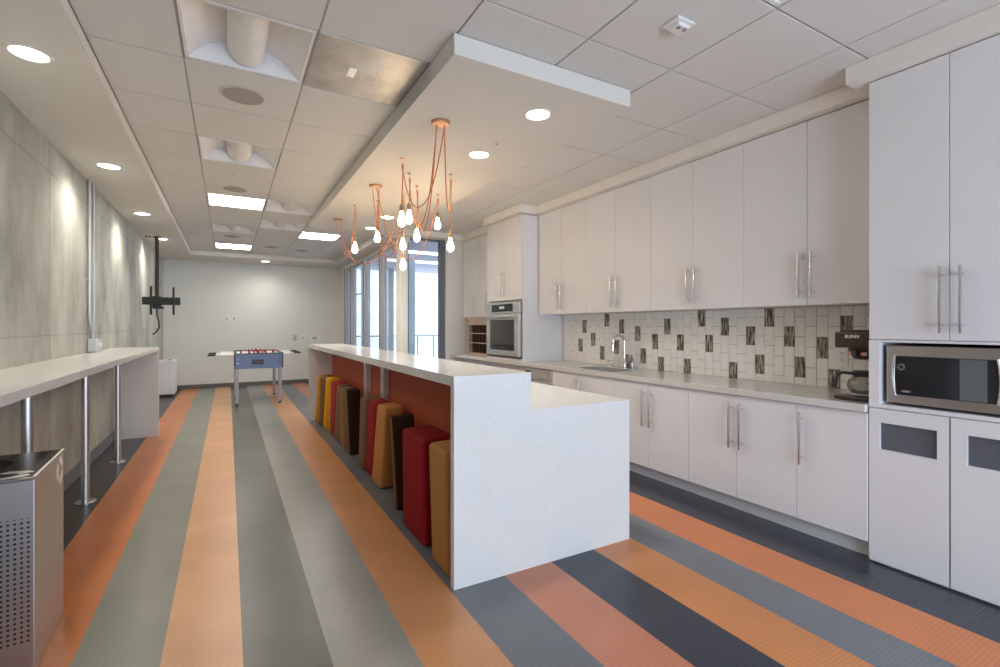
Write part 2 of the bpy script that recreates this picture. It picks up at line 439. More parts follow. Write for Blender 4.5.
# ------------------------------------------------------------------ glazing on the right of the far room
ymul = [11.25, 10.66, 9.50, 8.38, 7.32]
for n in range(4):
    y1, y0 = ymul[n]-.03, ymul[n+1]+.03
    w = MB()
    w.box(2.36, 2.42, y0, y0+.05, .06, 2.62, .004).box(2.36, 2.42, y1-.05, y1, .06, 2.62, .004)
    w.box(2.36, 2.42, y0+.05, y1-.05, 2.56, 2.62, .004).box(2.36, 2.42, y0+.05, y1-.05, .06, .14, .004)
    w.box(2.375, 2.405, y0+.05, y1-.05, 1.98, 2.0) if n < 2 else None
    fr = struct(w.build('window_%d' % (n+1), ALU))
    p = MB(); p.box(2.388, 2.394, y0+.045, y1-.045, .12, 2.58); p.build('glass_pane', GLASS, fr)
b = MB()
for y in ymul[:-1]:
    b.box(2.31, 2.43, y-.029, y+.029, 0, 2.62, .003)
struct(b.build('trim_3', ALU))
b = MB()
for y in ymul[:-1]: b.box(2.304, 2.3095, y-.012, y+.012, 0, 2.62)
struct(b.build('trim_4', GASK))
b = MB(); b.box(2.29, 2.41, 7.14, 7.35, 0, 2.69, .004); struct(b.build('trim_5', WFRAMEW))
w = MB(); w.box(2.41, 2.44, 7.2, 7.27, 0.02, 2.70).box(2.96, 3.05, 7.19, 7.28, 0.02, 2.70).box(2.44, 2.96, 7.2, 7.27, 2.66, 2.70).box(2.44, 2.96, 7.2, 7.27, 0, .1)
w5 = struct(w.build('window_5', mat('dark_blue_frame', (.16, .18, .21), .4, .3)))
p = MB(); p.box(2.435, 2.965, 7.23, 7.236, .09, 2.67); p.build('glass_pane', GLASS, w5)

# ------------------------------------------------------------------ outside, seen through the glazing
EXTW = mat('exterior_soffit_lilac', (.40, .39, .47), .7)
EXTG = mat('exterior_blue_steel', (.36, .42, .47), .5, .2)
b = MB(); b.box(2.46, 6.0, 7.32, 12.6, 2.78, 2.9); tag(b.build('balcony_ceiling', EXTW), kind='structure')
for k, (x, y) in enumerate([(2.95, 12.1), (3.2, 9.3), (3.62, 12.1)]):
    b = MB(); b.box(x-.07, x+.07, y-.07, y+.07, 0, 2.78, .01).box(x-.1, x+.1, y-.1, y+.1, 0, .06, .005)
    tag(b.build('balcony_post', EXTG), ['blue grey balcony post farthest left, seen through the far tall panes', 'blue grey balcony post seen through the glass right of the white column', 'blue grey balcony post seen through the tall pane just left of the white column'][k], 'post')
r = thing('balcony_railing', 'slim grey balcony railing outside the tall windows', 'railing', (4.0, 12.3, 0))
q = MB(); q.box(2.5, 5.9, 12.28, 12.32, 1.04, 1.08, .005).box(2.5, 5.9, 12.29, 12.31, .10, .13); q.build('rail', EXTG, r)
q = MB()
for i in range(8): q.box(2.6+i*.45, 2.64+i*.45, 12.28, 12.32, 0, 1.04)
q.build('upright', EXTG, r)
q = MB()
for i in range(6): q.cyl((2.5, 12.3, .25+i*.14), (5.9, 12.3, .25+i*.14), .006, seg=6)
q.build('cable', EXTG, r)
def tower_block(label, x0, x1, y, zh, m, n, colr):
    t = thing('city_building', label, 'building', ((x0+x1)/2, y, -12))
    q = MB(); q.box(x0, x1, y, y+8, -12, zh); q.build('facade', m, t)
    q = MB(); zz = -6
    while zz < zh-1:
        q.box(x0+.3, x1-.3, y-.05, y, zz, zz+.55); zz += 1.5
    q.build('window_band', colr, t)
    q = MB(); q.box(x0-.2, x1+.2, y-.3, y+8.2, zh, zh+.5); q.build('parapet', m, t)
BW = mat('pale_facade', (.86, .87, .90), .8); BG = mat('facade_glass', (.66, .72, .82), .3)
tower_block('pale office block with glass bands, far beyond the balcony', 6, 22, 30, 14, BW, 5, BG)
tower_block('taller pale block with blue glass bands at the far left outside', 24, 44, 38, 24, BW, 5, BG)
for k, y in enumerate((9.0, 10.3)):
    b = MB(); b.box(2.9, 4.3, y-.06, y+.06, 2.74, 2.779, .004)  # glowing strips added outside to stand for room lamps reflected in the glass
    tag(b.build('linear_light', emis('cool_tube', (.9, .95, 1), 1.2)), ['strip light on the balcony ceiling, the nearer of two', 'strip light on the balcony ceiling, the farther of two'][k], 'light')

# ------------------------------------------------------------------ ceiling fixtures
def troffer(x0, x1, y0, y1, lit, label):
    cx, cyy = (x0+x1)/2, (y0+y1)/2
    t = thing('troffer_light', label, 'ceiling light', (cx, cyy, ZC), 'square recessed troffers')
    wh = mat('troffer_white', (.80, .79, .80), .45); 
    q = MB(); e = .008
    q.box(x0+e, x1-e, y0+e, y0+.028, ZC, ZC+.15).box(x0+e, x1-e, y1-.028, y1-e, ZC, ZC+.15)
    q.box(x0+e, x0+.022, y0+.028, y1-.028, ZC, ZC+.15).box(x1-.022, x1-e, y0+.028, y1-.028, ZC, ZC+.15)
    q.box(x0+e, x1-e, y0+e, y1-e, ZC+.148, ZC+.156)
    q.build('housing', wh, t)
    # curved reflector wings
    def wing(sg):
        pts = []
        for k in range(11):
            a = k/10
            u = a*.185; z = ZC+.004+.125*math.sin(a*PI/2)
            pts.append((cx+sg*(.283-u), z))
        poly = pts+[(p[0], p[1]+.004) for p in reversed(pts)]
        return poly
    for sg in (-1, 1):
        q = MB(); q.prism(wing(sg), 'y', y0+.03, y1-.03); q.build('reflector', mat('troffer_reflector', (.84, .82, .80), .35), t, smooth=True)
    q = MB(); n = 14
    outer = [(cx+.098*math.cos(PI+PI*k/n), ZC+.115+.105*math.sin(PI+PI*k/n)) for k in range(n+1)]
    q.prism(outer, 'y', y0+.045, y1-.045)
    m = emis('troffer_lens_lit', (1.0, .95, .86), TROF_E) if lit else mat('troffer_basket', (.82, .81, .79), .5)
    q.build('basket_diffuser', m, t, smooth=True)
    if lit:
        q = MB(); q.box(x0+.03, x1-.03, y0+.03, y1-.03, ZC+.001, ZC+.0035)
        q.build('lit_lens', emis('troffer_panel_lit', (1.0, .95, .86), TROF_E*.55), t)
    return t
TL = {(2, 2): 'unlit square troffer with curved white basket, nearest the camera', (2, 5): 'second unlit square troffer along the tray, beyond the round speaker',
      (2, 8): 'lit square troffer in the tray above the middle of the floor', (2, 11): 'unlit square troffer between the two lit ones of the tray',
      (2, 14): 'lit square troffer at the far end of the tray above the table football', (4, 11): 'lit square troffer beside the far end of the island soffit',
      (3, 8): 'unlit troffer right of the first lit one, beside the soffit', (3, 10): 'unlit troffer near the far corner of the island soffit',
      (5, -1): 'unlit troffer at the top edge of the view, right of the square sensor'}
for (i, k), lit in TROF.items():
    x1 = XL[i+1] if i != 3 else .98
    troffer(XL[i], XL[i+1], YL[k+8], YL[k+9], lit, TL[(i, k)])
# brushed metal panel
x0, x1, y0, y1 = XL[3], .983, YL[10], YL[11]
t = thing('ceiling_panel', 'brushed metal ceiling panel beside the island soffit', 'ceiling panel', ((x0+x1)/2, (y0+y1)/2, ZC))
q = MB(); q.box(x0+.004, x1, y0+.004, y1-.004, ZC, ZC+.012, .002); q.build('panel', mat('scuffed_metal', (.50, .49, .48), .42, .8, noise=.18, nscale=6), t)
q = MB(); q.box(.60, .645, 2.80, 2.90, ZC-.004, ZC-.0005, .001); q.build('latch', BRIGHT, t)
q = MB()
for (a, c, d, e) in ((.68, .77, 2.76, 2.766), (.68, .77, 2.89, 2.896), (.68, .686, 2.766, 2.89), (.764, .77, 2.766, 2.89)): q.box(a, c, d, e, ZC-.003, ZC-.0005)
q.build('access_frame', STEEL, t)  # thin metal strips draw a rectangle reflected in the panel
# speakers
def speaker(x, y, r, label):
    t = thing('ceiling_speaker', label, 'speaker', (x, y, ZC-.001), 'round ceiling speakers')
    q = MB(); q.lathe([(r*.93, -.004), (r, -.006), (r+.012, 0), (0, 0)], (x, y, ZC-.001), 40); q.build('rim', mat('speaker_rim', (.62, .58, .54), .5), t, smooth=True)
    q = MB(); q.lathe([(0, -.006), (r*.93, -.006), (r*.93, -.002), (0, -.002)], (x, y, ZC-.001), 40); q.build('grille', mat('speaker_grille', (.38, .35, .33), .7, noise=.3, nscale=400), t)
speaker(.083, 3.475, .125, 'round grey ceiling speaker just beyond the nearest unlit troffer')
speaker(.065, 5.89, .115, 'round grey ceiling speaker just before the first lit troffer')
speaker(.045, 9.0, .115, 'round grey ceiling speaker farthest along the tray')
def sprink(x, y, z, label):
    t = thing('sprinkler', label, 'sprinkler', (x, y, z), 'ceiling sprinklers')
    q = MB(); q.lathe([(0, -.003), (.03, -.003), (.038, 0), (0, 0)], (x, y, z-.001), 20); q.build('cover_plate', mat('sprinkler_cover', (.7, .66, .62), .4), t, smooth=True)
    q = MB(); q.cyl((x, y, z-.012), (x, y, z-.004), .01, seg=10); q.build('head', BRIGHT, t)
sprink(.059, 5.31, ZC, 'small sprinkler beyond the second unlit troffer')
sprink(1.74, 3.12, ZS, 'small sprinkler on the island soffit between two downlights')
t = thing('motion_sensor', 'white square sensor on the ceiling tiles above the kitchen aisle', 'sensor', (1.91, 1.61, ZC))
q = MB(); q.box(1.85, 1.97, 1.56, 1.66, ZC-.012, ZC-.0005, .004); q.build('base', mat('white_plastic', (.82, .82, .80), .4), t)
q = MB(); q.box(1.87, 1.95, 1.575, 1.645, ZC-.03, ZC-.012, .006); h = q.build('housing', MATS['white_plastic'], t)
q = MB(); q.cyl((1.89, 1.595, ZC-.034), (1.89, 1.595, ZC-.03), .011, seg=12).cyl((1.93, 1.595, ZC-.034), (1.93, 1.595, ZC-.03), .011, seg=12); q.build('lens', mat('grey_lens', (.3, .27, .25), .3), h)
# round air outlets at the far end
b = MB(); b.lathe([(.10, -.004), (.12, 0), (0, 0)], (1.25, 10.08, ZC-.001), 30); tag(b.build('ceiling_diffuser', MATS['speaker_grille']), 'round grey ceiling grille at the far right, before the far wall', 'grille')
b = MB(); b.lathe([(.10, -.004), (.12, 0), (0, 0)], (.70, 9.9, ZC-.001), 30); tag(b.build('ceiling_diffuser', MATS['speaker_grille']), 'round grey ceiling grille right of the farthest lit troffer', 'grille')

# downlights
CANR = mat('can_trim', (.78, .76, .72), .4)
def can(x, y, z, label, e=CAN_E, group='round recessed downlights', ang=100):
    t = thing('recessed_downlight', label, 'downlight', (x, y, z-.001), group)
    q = MB(); q.lathe([(.072, -.001), (.078, -.006), (.092, -.004), (.095, 0), (.072, 0)], (x, y, z-.001), 40); q.build('trim_ring', CANR, t, smooth=True)
    q = MB(); q.lathe([(0, -.003), (.073, -.003), (.073, 0), (0, 0)], (x, y, z-.001), 32); q.build('lens', emis('downlight_lens', (1.0, .96, .88), CANLENS_E), t)
    spot(t, (x, y, z-.03), e, ang)
    return t
Lb = ['nearest downlight in the soffit along the concrete wall', 'second downlight along the concrete wall, near the wall conduit', 'third downlight along the concrete wall', 'farthest downlight along the concrete wall, beside the screen mount pole']
for k, (x, y) in enumerate(((-.875, 3.29), (-.893, 5.27), (-.915, 7.3), (-.915, 9.25))): can(x, y, ZL, Lb[k], CAN_E*.5, ang=146)
Lr = ['nearest downlight in the island soffit', 'second downlight in the island soffit, beyond the sprinkler', 'third downlight in the island soffit, behind the hanging bulbs', 'farthest downlight in the island soffit']
for k, y in enumerate((2.57, 3.40, 5.92, 6.70)): can(1.733, y, ZS, Lr[k], CAN_E*.55, ang=130)
can(.69, 11.40, ZL, 'downlight close to the far white wall', CAN_E*.3, ang=158)

# ------------------------------------------------------------------ pendants
CORD = mat('orange_cloth_cord', (.62, .19, .06), .7, noise=.15, nscale=120)
COPPER = mat('copper', (.72, .42, .28), .28, 1.0)
BULB = emis('warm_bulb', (1.0, .72, .42), BULB_E)
def pend(label, canopy, drops):
    cx, cyy = canopy
    t = thing('pendant_cluster', label, 'pendant light', (cx, cyy, ZS), 'swagged bulb pendant clusters')
    q = MB(); q.lathe([(0, -.018), (.054, -.018), (.062, -.012), (.062, -.001), (0, -.001)], (cx, cyy, ZS), 32); q.build('canopy', COPPER, t, smooth=True)
    for k, (hx, hy, bz, zl) in enumerate(drops):
        a = 2*PI*k/len(drops)+.4
        s = Vector((cx+.035*math.cos(a), cyy+.035*math.sin(a), ZS-.03)); h = Vector((hx, hy, ZS-.055))
        pts = []
        n = 22; D = (s.z-zl)
        for i in range(n+1):
            u = i/n
            p = s.lerp(h, u); p.z = s.z*(1-u)+h.z*u - D*(1-abs(2*u-1)**2.3)
            pts.append(p)
        pts += [h+Vector((.004, 0, .012)), h+Vector((.012, 0, 0))]
        sock = bz+.085
        m = 8
        for i in range(1, m+1):
            pts.append(Vector((hx+.012*(1-i/m), hy, h.z+(sock+.05-h.z)*i/m)))
        q = MB(); q.tube(pts, .0042, 7); q.build('cord', CORD, t, smooth=True)
        q = MB(); q.cyl((hx, hy, ZS-.012), (hx, hy, ZS-.001), .014, seg=14)
        q.tube([(hx, hy, ZS-.01), (hx, hy, ZS-.04), (hx+.012, hy, ZS-.052), (hx+.014, hy, ZS-.064), (hx+.004, hy, ZS-.068), (hx-.006, hy, ZS-.06)], .003, 6)
        q.build('hook', COPPER, t, smooth=True)
        q = MB(); q.lathe([(0, .055), (.008, .055), (.010, .048), (.017, .044), (.019, .0), (.015, -.006), (0, -.006)], (hx, hy, sock), 18); so = q.build('socket', mat('aged_brass', (.42, .30, .20), .35, .9), t, smooth=True)
        q = MB(); q.lathe([(0, .0), (.012, -.004), (.014, -.02), (.020, -.045), (.030, -.075), (.032, -.092), (.027, -.112), (.014, -.126), (0, -.13)], (hx, hy, sock), 20); q.build('bulb', BULB, so, smooth=True)
pend('copper canopy nearest the camera, orange cords swagged to glowing bulbs', (1.233, 2.987), [(1.228, 3.792, 2.17, 2.22), (1.40, 4.117, 2.27, 2.12), (1.591, 4.449, 2.18, 2.12), (1.734, 3.97, 2.03, 2.25)])
pend('middle copper canopy, orange cords swagged to glowing bulbs', (1.247, 4.644), [(1.409, 5.187, 2.27, 2.3), (1.575, 4.83, 2.15, 2.0), (1.885, 4.644, 2.36, 2.0)])
pend('farthest copper canopy, orange cords swagged to glowing bulbs', (1.217, 6.335), [(1.238, 5.496, 2.18, 2.15), (1.60, 4.90, 1.95, 2.05)])

# ------------------------------------------------------------------ kitchen cabinets
def handle(door, x, y, z0, z1, off=.035):
    """bar pull on a door whose face is at x (facing -x)"""
    q = MB(); q.box(x-off-.012, x-off, y-.006, y+.006, z0, z1, .002)
    for z in (z0+.04, z1-.04): q.cyl((x-off-.002, y, z), (x-.0002, y, z), .005, seg=10)
    return q.build('handle', BRIGHT, door, smooth=True)
def carcass(q, x0, x1, y0, y1, z0, z1, top=True, shelves=(), T=.018):
    q.box(x0, x1, y0, y0+T, z0, z1).box(x0, x1, y1-T, y1, z0, z1)
    q.box(x1-.01, x1, y0+T, y1-T, z0, z1).box(x0, x1-.01, y0+T, y1-T, z0, z0+T)
    if top: q.box(x0, x1-.01, y0+T, y1-T, z1-T, z1)
    for z in shelves: q.box(x0+.02, x1-.01, y0+T, y1-T, z, z+T)
    return q
G = .0016
def door(t, xf, y0, y1, z0, z1, hy=None, hz=None):
    q = MB(); q.box(xf, xf+.019, y0+G, y1-G, z0, z1, .0012, seg=1)
    d = q.build('door', WHITE_LAM, t)
    if hy is not None: handle(d, xf, hy, hz[0], hz[1])
    return d
CW = WR-.003
# wall cabinets over the worktop
UX = 3.355
ULab = ['white double-door wall cabinet above the coffee maker, beside the tall cabinet', 'second white double-door wall cabinet from the tall cabinet', 'third white double-door wall cabinet from the tall cabinet, above the sink', 'white double-door wall cabinet next to the oven tower']
ub = [(1.338, 1.78, 2.232), (2.232, 2.685, 3.14), (3.14, 3.60, 4.052), (4.052, 4.51, 4.948)]
for (a, m_, c), lab in zip(ub, ULab):
    t = thing('wall_cabinet', lab, 'cabinet', (UX+.2, (a+c)/2, 1.462), 'white wall cabinets')
    q = carcass(MB(), UX+.0195, CW, a+.0006, c-.0006, 1.462, 2.682, shelves=(1.85, 2.25)); q.build('body', WHITE_IN, t)
    door(t, UX, a, m_, 1.460, 2.684, m_-.043, (1.505, 1.815)); door(t, UX, m_, c, 1.460, 2.684, m_+.036, (1.505, 1.815))
# base cabinets
BX = 3.135
def base(a, c, mids, hs, lab, top=True):
    t = thing('base_cabinet', lab, 'cabinet', (BX+.3, (a+c)/2, 0), 'white base cabinets')
    q = carcass(MB(), BX+.0195, CW, a+.0006, c-.0006, .10, .830, top=top); q.build('body', WHITE_IN, t)
    q = MB(); q.box(3.20, 3.215, a+.0006, c-.0006, .0, .0995); q.build('toe_kick', WHITE_IN, t)
    ed = [a]+mids+[c]
    for k in range(len(ed)-1): door(t, BX, ed[k], ed[k+1], .105, .828, hs[k], (.458, .782))
base(1.338, 1.728, [], [1.69], 'narrow white single-door base cabinet under the coffee maker')
base(1.728, 2.55, [2.14], [2.095, 2.175], 'white double-door base cabinet next to the narrow one by the tall cabinet')
base(2.55, 3.378, [2.962], [2.92, 3.0], 'white double-door base cabinet beside the corner of the island')
base(3.378, 4.362, [3.885], [3.85, 3.93], 'white double-door sink base cabinet mostly hidden by the island', top=False)
# dishwasher
t = thing('dishwasher', 'stainless steel dishwasher seen over the lower island worktop', 'dishwasher', (BX+.3, 4.66, 0))
q = MB(); q.box(BX+.03, CW, 4.368, 4.962, .10, .828); q.build('body', DGREY, t)
q = MB(); q.box(BX-.005, BX+.029, 4.368, 4.962, .11, .70, .003); d = q.build('door', STEEL, t)
q = MB(); q.box(BX-.045, BX-.03, 4.42, 4.91, .66, .68, .004); [q.cyl((BX-.032, y, .67), (BX-.004, y, .67), .007, seg=10) for y in (4.46, 4.87)]; q.build('handle', BRIGHT, d)
q = MB(); q.box(BX-.007, BX+.029, 4.368, 4.962, .704, .826, .003); cp = q.build('control_panel', mat('light_steel', (.55, .52, .47), .4, .5), t)
q = MB(); q.box(BX-.010, BX-.0072, 4.80, 4.90, .745, .79); q.build('display', BLACK, cp)
q = MB(); q.box(3.20, 3.215, 4.368, 4.962, 0, .0995); q.build('toe_kick', DGREY, t)
# worktop with sink cutout
WT0, WT1 = .833, .878
SX0, SX1, SY0, SY1 = 3.205, 3.54, 3.48, 4.05
b = MB(); xw = 3.112
b.box(xw, CW, 1.342, SY0, WT0, WT1, .003).box(xw, CW, SY1, 7.15, WT0, WT1, .003).box(xw, SX0, SY0, SY1, WT0, WT1).box(SX1, CW, SY0, SY1, WT0, WT1)
tag(b.build('kitchen_worktop', QUARTZ_G), 'long pale grey quartz worktop along the tiled wall', 'worktop')
# sink
t = thing('sink', 'stainless steel undermount sink in the grey worktop', 'sink', ((SX0+SX1)/2, (SY0+SY1)/2, .66))
q = MB(); e = .002
q.box(SX0+e, SX0+.012, SY0+e, SY1-e, .67, .8795).box(SX1-.012, SX1-e, SY0+e, SY1-e, .67, .8795).box(SX0+.012, SX1-.012, SY0+e, SY0+.012, .67, .8795).box(SX0+.012, SX1-.012, SY1-.012, SY1-e, .67, .8795).box(SX0+e, SX1-e, SY0+e, SY1-e, .66, .67)
q.build('basin', STEEL, t)
q = MB(); q.lathe([(0, .004), (.03, .004), (.04, 0), (0, 0)], ((SX0+SX1)/2, (SY0+SY1)/2, .6702), 20); q.build('drain', CHROME, t, smooth=True)
# tap
fx, fy = 3.625, 3.755
t = thing('faucet', 'tall chrome gooseneck tap behind the sink', 'faucet', (fx, fy, WT1))
q = MB(); q.lathe([(0, 0), (.028, 0), (.028, .008), (.021, .014), (.019, .07), (.016, .08), (0, .08)], (fx, fy, WT1), 24); q.build('base', CHROME, t, smooth=True)
pts = [(fx, fy, WT1+.07), (fx, fy, WT1+.275)]
for k in range(1, 13):
    a = PI*k/12*1.02
    pts.append((fx-.07+.07*math.cos(a), fy+.02*k/12, WT1+.275+.07*math.sin(a)))
pts.append((fx-.142, fy+.022, WT1+.245))
q = MB(); q.tube(pts, .0125, 12); q.build('spout', CHROME, t, smooth=True)
q = MB(); q.cyl((fx-.142, fy+.022, WT1+.248), (fx-.144, fy+.023, WT1+.185), .015, .018, seg=16); q.build('spray_head', CHROME, t, smooth=True)
q = MB(); q.cyl((fx, fy-.018, WT1+.05), (fx, fy-.045, WT1+.055), .010, seg=12).cyl((fx, fy-.043, WT1+.05), (fx-.01, fy-.05, WT1+.12), .007, .005, seg=10); q.build('lever', CHROME, t, smooth=True)
t = thing('soap_dispenser', 'small chrome fitting left of the gooseneck tap', 'soap dispenser', (3.625, 3.965, WT1))
q = MB(); q.lathe([(0, 0), (.02, 0), (.02, .01), (.014, .02), (.014, .05), (0, .05)], (3.625, 3.965, WT1), 20); q.build('body', CHROME, t, smooth=True)
q = MB(); q.tube([(3.625, 3.965, WT1+.048), (3.61, 3.965, WT1+.06), (3.58, 3.965, WT1+.055)], .006, 8); q.build('nozzle', CHROME, t, smooth=True)
t = thing('hot_water_tap', 'short stubby chrome and black tap right of the gooseneck', 'tap', (3.64, 3.665, WT1))
q = MB(); q.lathe([(0, 0), (.024, 0), (.024, .008), (.018, .014), (.018, .10), (.012, .115), (0, .115)], (3.64, 3.665, WT1), 20); q.build('body', mat('dark_chrome', (.30, .31, .33), .12, 1.0), t, smooth=True)
q = MB(); q.tube([(3.625, 3.665, WT1+.085), (3.59, 3.668, WT1+.095), (3.565, 3.67, WT1+.07)], .008, 8); q.build('spout', CHROME, t, smooth=True)
q = MB(); q.cyl((3.64, 3.665, WT1+.115), (3.63, 3.655, WT1+.14), .008, .006, seg=10); q.build('knob', BLACK, t, smooth=True)

# tiled backsplash
def backsplash():
    grout = mat('grout', (.24, .21, .18), .8); tw = mat('white_tile', (.84, .82, .79), .22, noise=.03, nscale=4); ta = None
    m, N, L, bs = newmat('streaked_glass_tile')
    geo = N.new('ShaderNodeNewGeometry'); mp = N.new('ShaderNodeMapping'); mp.inputs['Scale'].default_value = (1, 1, .12)
    nz = N.new('ShaderNodeTexNoise'); nz.inputs['Scale'].default_value = 85; nz.inputs['Detail'].default_value = 3
    L.new(geo.outputs['Position'], mp.inputs[0]); L.new(mp.outputs[0], nz.inputs['Vector'])
    r = N.new('ShaderNodeValToRGB'); e = r.color_ramp.elements
    e[0].position = .38; e[0].color = (.045, .036, .028, 1); e[1].position = .64; e[1].color = (.50, .47, .40, 1); k = e.new(.5); k.color = (.20, .17, .13, 1)
    L.new(nz.outputs['Fac'], r.inputs[0]); L.new(r.outputs[0], bs.inputs['Base Color']); bs.inputs['Roughness'].default_value = .15
    ta = m
    acc = [(4.8, 1.245), (4.557, 1.321), (4.636, 1.091), (4.399, 1.168), (4.159, 1.397), (4.24, 1.018), (3.916, 1.324), (3.998, 1.095), (3.832, 0.937), (3.683, 1.245), (3.602, 1.015), (3.444, 1.166), (3.364, 0.936), (3.286, 1.319), (3.129, 1.168), (3.049, 0.935), (2.89, 1.396), (2.814, 1.167), (2.657, 1.319), (2.576, 0.939), (2.421, 1.242), (2.344, 1.014), (2.263, 1.394), (2.106, 1.241), (2.028, 1.016), (1.873, 1.167), (1.797, 0.944), (1.717, 1.348)]
    z0, z1 = WT1, 1.46; pw, ph = .0781, .1515
    q = MB(); q.box(3.7345, WR-.0005, 1.342, 4.948, z0, z1, mi=1)
    j = -7
    while True:
        yc = 1.797+.0781*j
        if yc-pw/2 > 4.94: break
        off = 1.316 if j % 2 == 0 else 1.391
        i = -5
        for i in range(-6, 4):
            a, c = off+ph*i, off+ph*(i+1)
            lo, hi = max(a, z0)+.0015, min(c, z1)-.0015
            if hi-lo < .01: continue
            y0, y1 = max(yc-pw/2, 1.342)+.0015, min(yc+pw/2, 4.947)-.0015
            if y1-y0 < .01: continue
            zc = (a+c)/2
            isacc = any(abs(ay-yc) < .03 and abs(az-zc) < .06 for ay, az in acc)
            q.box(3.728, 3.7352, y0, y1, lo, hi, .001, mi=2 if isacc else 0, seg=1)
        j += 1
    return struct(q.build('wall_backsplash', [tw, grout, ta]))
backsplash()
t = thing('wall_outlet', 'white outlet plate on the tiles beside the coffee maker', 'outlet', (3.724, 1.742, 1.045), 'wall plates')
q = MB(); q.box(3.7225, 3.7275, 1.705, 1.780, 1.045, 1.165, .002); q.build('plate', MATS['white_plastic'], t)
q = MB()
for z in (1.075, 1.115): q.box(3.7205, 3.7224, 1.730, 1.756, z, z+.026, .001)
q.build('socket', mat('ivory_plastic', (.6, .58, .55), .4), t)

# oven tower
TX = 3.11; ty0, ty1 = 4.968, 5.86
t = thing('oven_tower', 'tall white cabinet tower holding the wall oven', 'cabinet', (TX+.3, (ty0+ty1)/2, 0))
q = MB(); q.box(3.2, CW, ty0, ty1, 0, WT0-.001); q.build('plinth_body', WHITE_LAM, t)
q = carcass(MB(), TX+.021, CW, ty0, ty1, WT1+.001, 2.684, shelves=(1.625, 2.2), T=.02); q.build('body', WHITE_LAM, t)
q = MB(); q.box(TX, TX+.019, ty0+G, ty1-G, WT1+.002, .915, .001); q.build('filler_strip', WHITE_LAM, t)
ym = 5.41
door(t, TX, ty0, ym, 1.648, 2.684, ym-.04, (1.70, 2.02)); door(t, TX, ym, ty1, 1.648, 2.684, ym+.04, (1.70, 2.02))
# oven
OX = TX-.012; oy0, oy1 = ty0+.022, ty1-.022
t = thing('wall_oven', 'stainless built-in oven with dark glass door in the tower', 'oven', (OX+.3, (oy0+oy1)/2, .918))
q = MB(); q.box(OX+.026, CW-.05, oy0+.002, oy1-.002, .920, 1.62); q.build('body', DGREY, t)
q = MB(); q.box(OX-.004, OX+.0255, oy0, oy1, .918, .935, .002); q.build('vent_strip', BLACK, t)
q = MB(); q.box(OX-.012, OX+.0255, oy0, oy1, .938, 1.478, .004); od = q.build('door', STEEL, t)
q = MB(); q.box(OX-.0145, OX-.0122, oy0+.11, oy1-.11, 1.01, 1.40, .001); q.build('window', mat('oven_glass', (.03, .027, .022), .06, spec=.8, noise=0), od)
q = MB(); q.box(OX-.068, OX-.044, oy0+.03, oy1-.03, 1.425, 1.452, .008, seg=3); [q.box(OX-.046, OX-.0118, y, y+.03, 1.428, 1.449, .002) for y in (oy0+.05, oy1-.08)]; q.build('handle', BRIGHT, od, smooth=True)
q = MB(); q.box(OX-.008, OX+.0255, oy0, oy1, 1.484, 1.622, .003); cp = q.build('control_panel', STEEL, t)
q = MB(); q.box(OX-.0105, OX-.0082, oy0+.15, oy1-.15, 1.505, 1.60, .001); q.build('control_glass', mat('control_glass', (.02, .018, .015), .12, noise=0), cp)
q = MB(); q.box(OX-.0125, OX-.0108, 5.35, 5.48, 1.54, 1.575); q.build('clock_display', mat('clock_face', (.30, .38, .45), .4, emit=(.5, .7, .9), estr=.12), cp)
# cabinets beyond the tower
t = thing('wall_cabinet', 'white three-door wall cabinet beyond the oven tower, above the wine rack', 'cabinet', (UX+.2, 6.5, 1.34))
q = carcass(MB(), UX+.0195, CW, 5.864, 7.15, 1.462, 2.682, shelves=(1.85, 2.25)); q.build('body', WHITE_IN, t)
door(t, UX, 5.866, 6.24, 1.46, 2.684, 5.90, (1.505, 1.815)); door(t, UX, 6.24, 6.69, 1.46, 2.684, 6.285, (1.505, 1.815)); door(t, UX, 6.69, 7.15, 1.46, 2.684, 6.74, (1.505, 1.815))
t = thing('wine_rack', 'brown wooden wine rack with square cells on the worktop', 'wine rack', (3.5, 6.35, WT1+.001))
WD = mat('rack_oak', (.46, .36, .27), .5, noise=.1, nscale=20); WDk = mat('rack_walnut', (.07, .04, .025), .5, noise=.2, nscale=20)
q = MB(); y0, y1, z0, z1 = 5.90, 6.86, WT1+.001, 1.458
q.box(3.30, CW-.01, y0, y0+.02, z0, z1).box(3.30, CW-.01, y1-.02, y1, z0, z1).box(3.30, CW-.01, y0+.02, y1-.02, z0, z0+.03).box(3.30, CW-.01, y0+.02, y1-.02, 1.335, z1)
q.build('frame', WD, t)
for k in (1, 2):
    q = MB(); zz = z0+.03+k*.145; q.box(3.305, CW-.012, y0+.021, y1-.021, zz, zz+.014); q.build('shelf', WD, t)
for k in range(1, 8):
    q = MB(); yy = y0+.02+k*.115; q.box(3.312, CW-.014, yy-.008, yy+.008, z0+.031, 1.334); q.build('divider', WDk, t)
q = MB(); q.box(CW-.0098, CW-.002, y0, y1, z0, z1); q.build('back', WDk, t)
b = MB(); b.box(3.215, CW, 5.864, 7.15, 0, WT0-.001); tag(b.build('base_cabinet', WHITE_LAM), 'white base unit under the wine rack, hidden behind the island', 'cabinet')

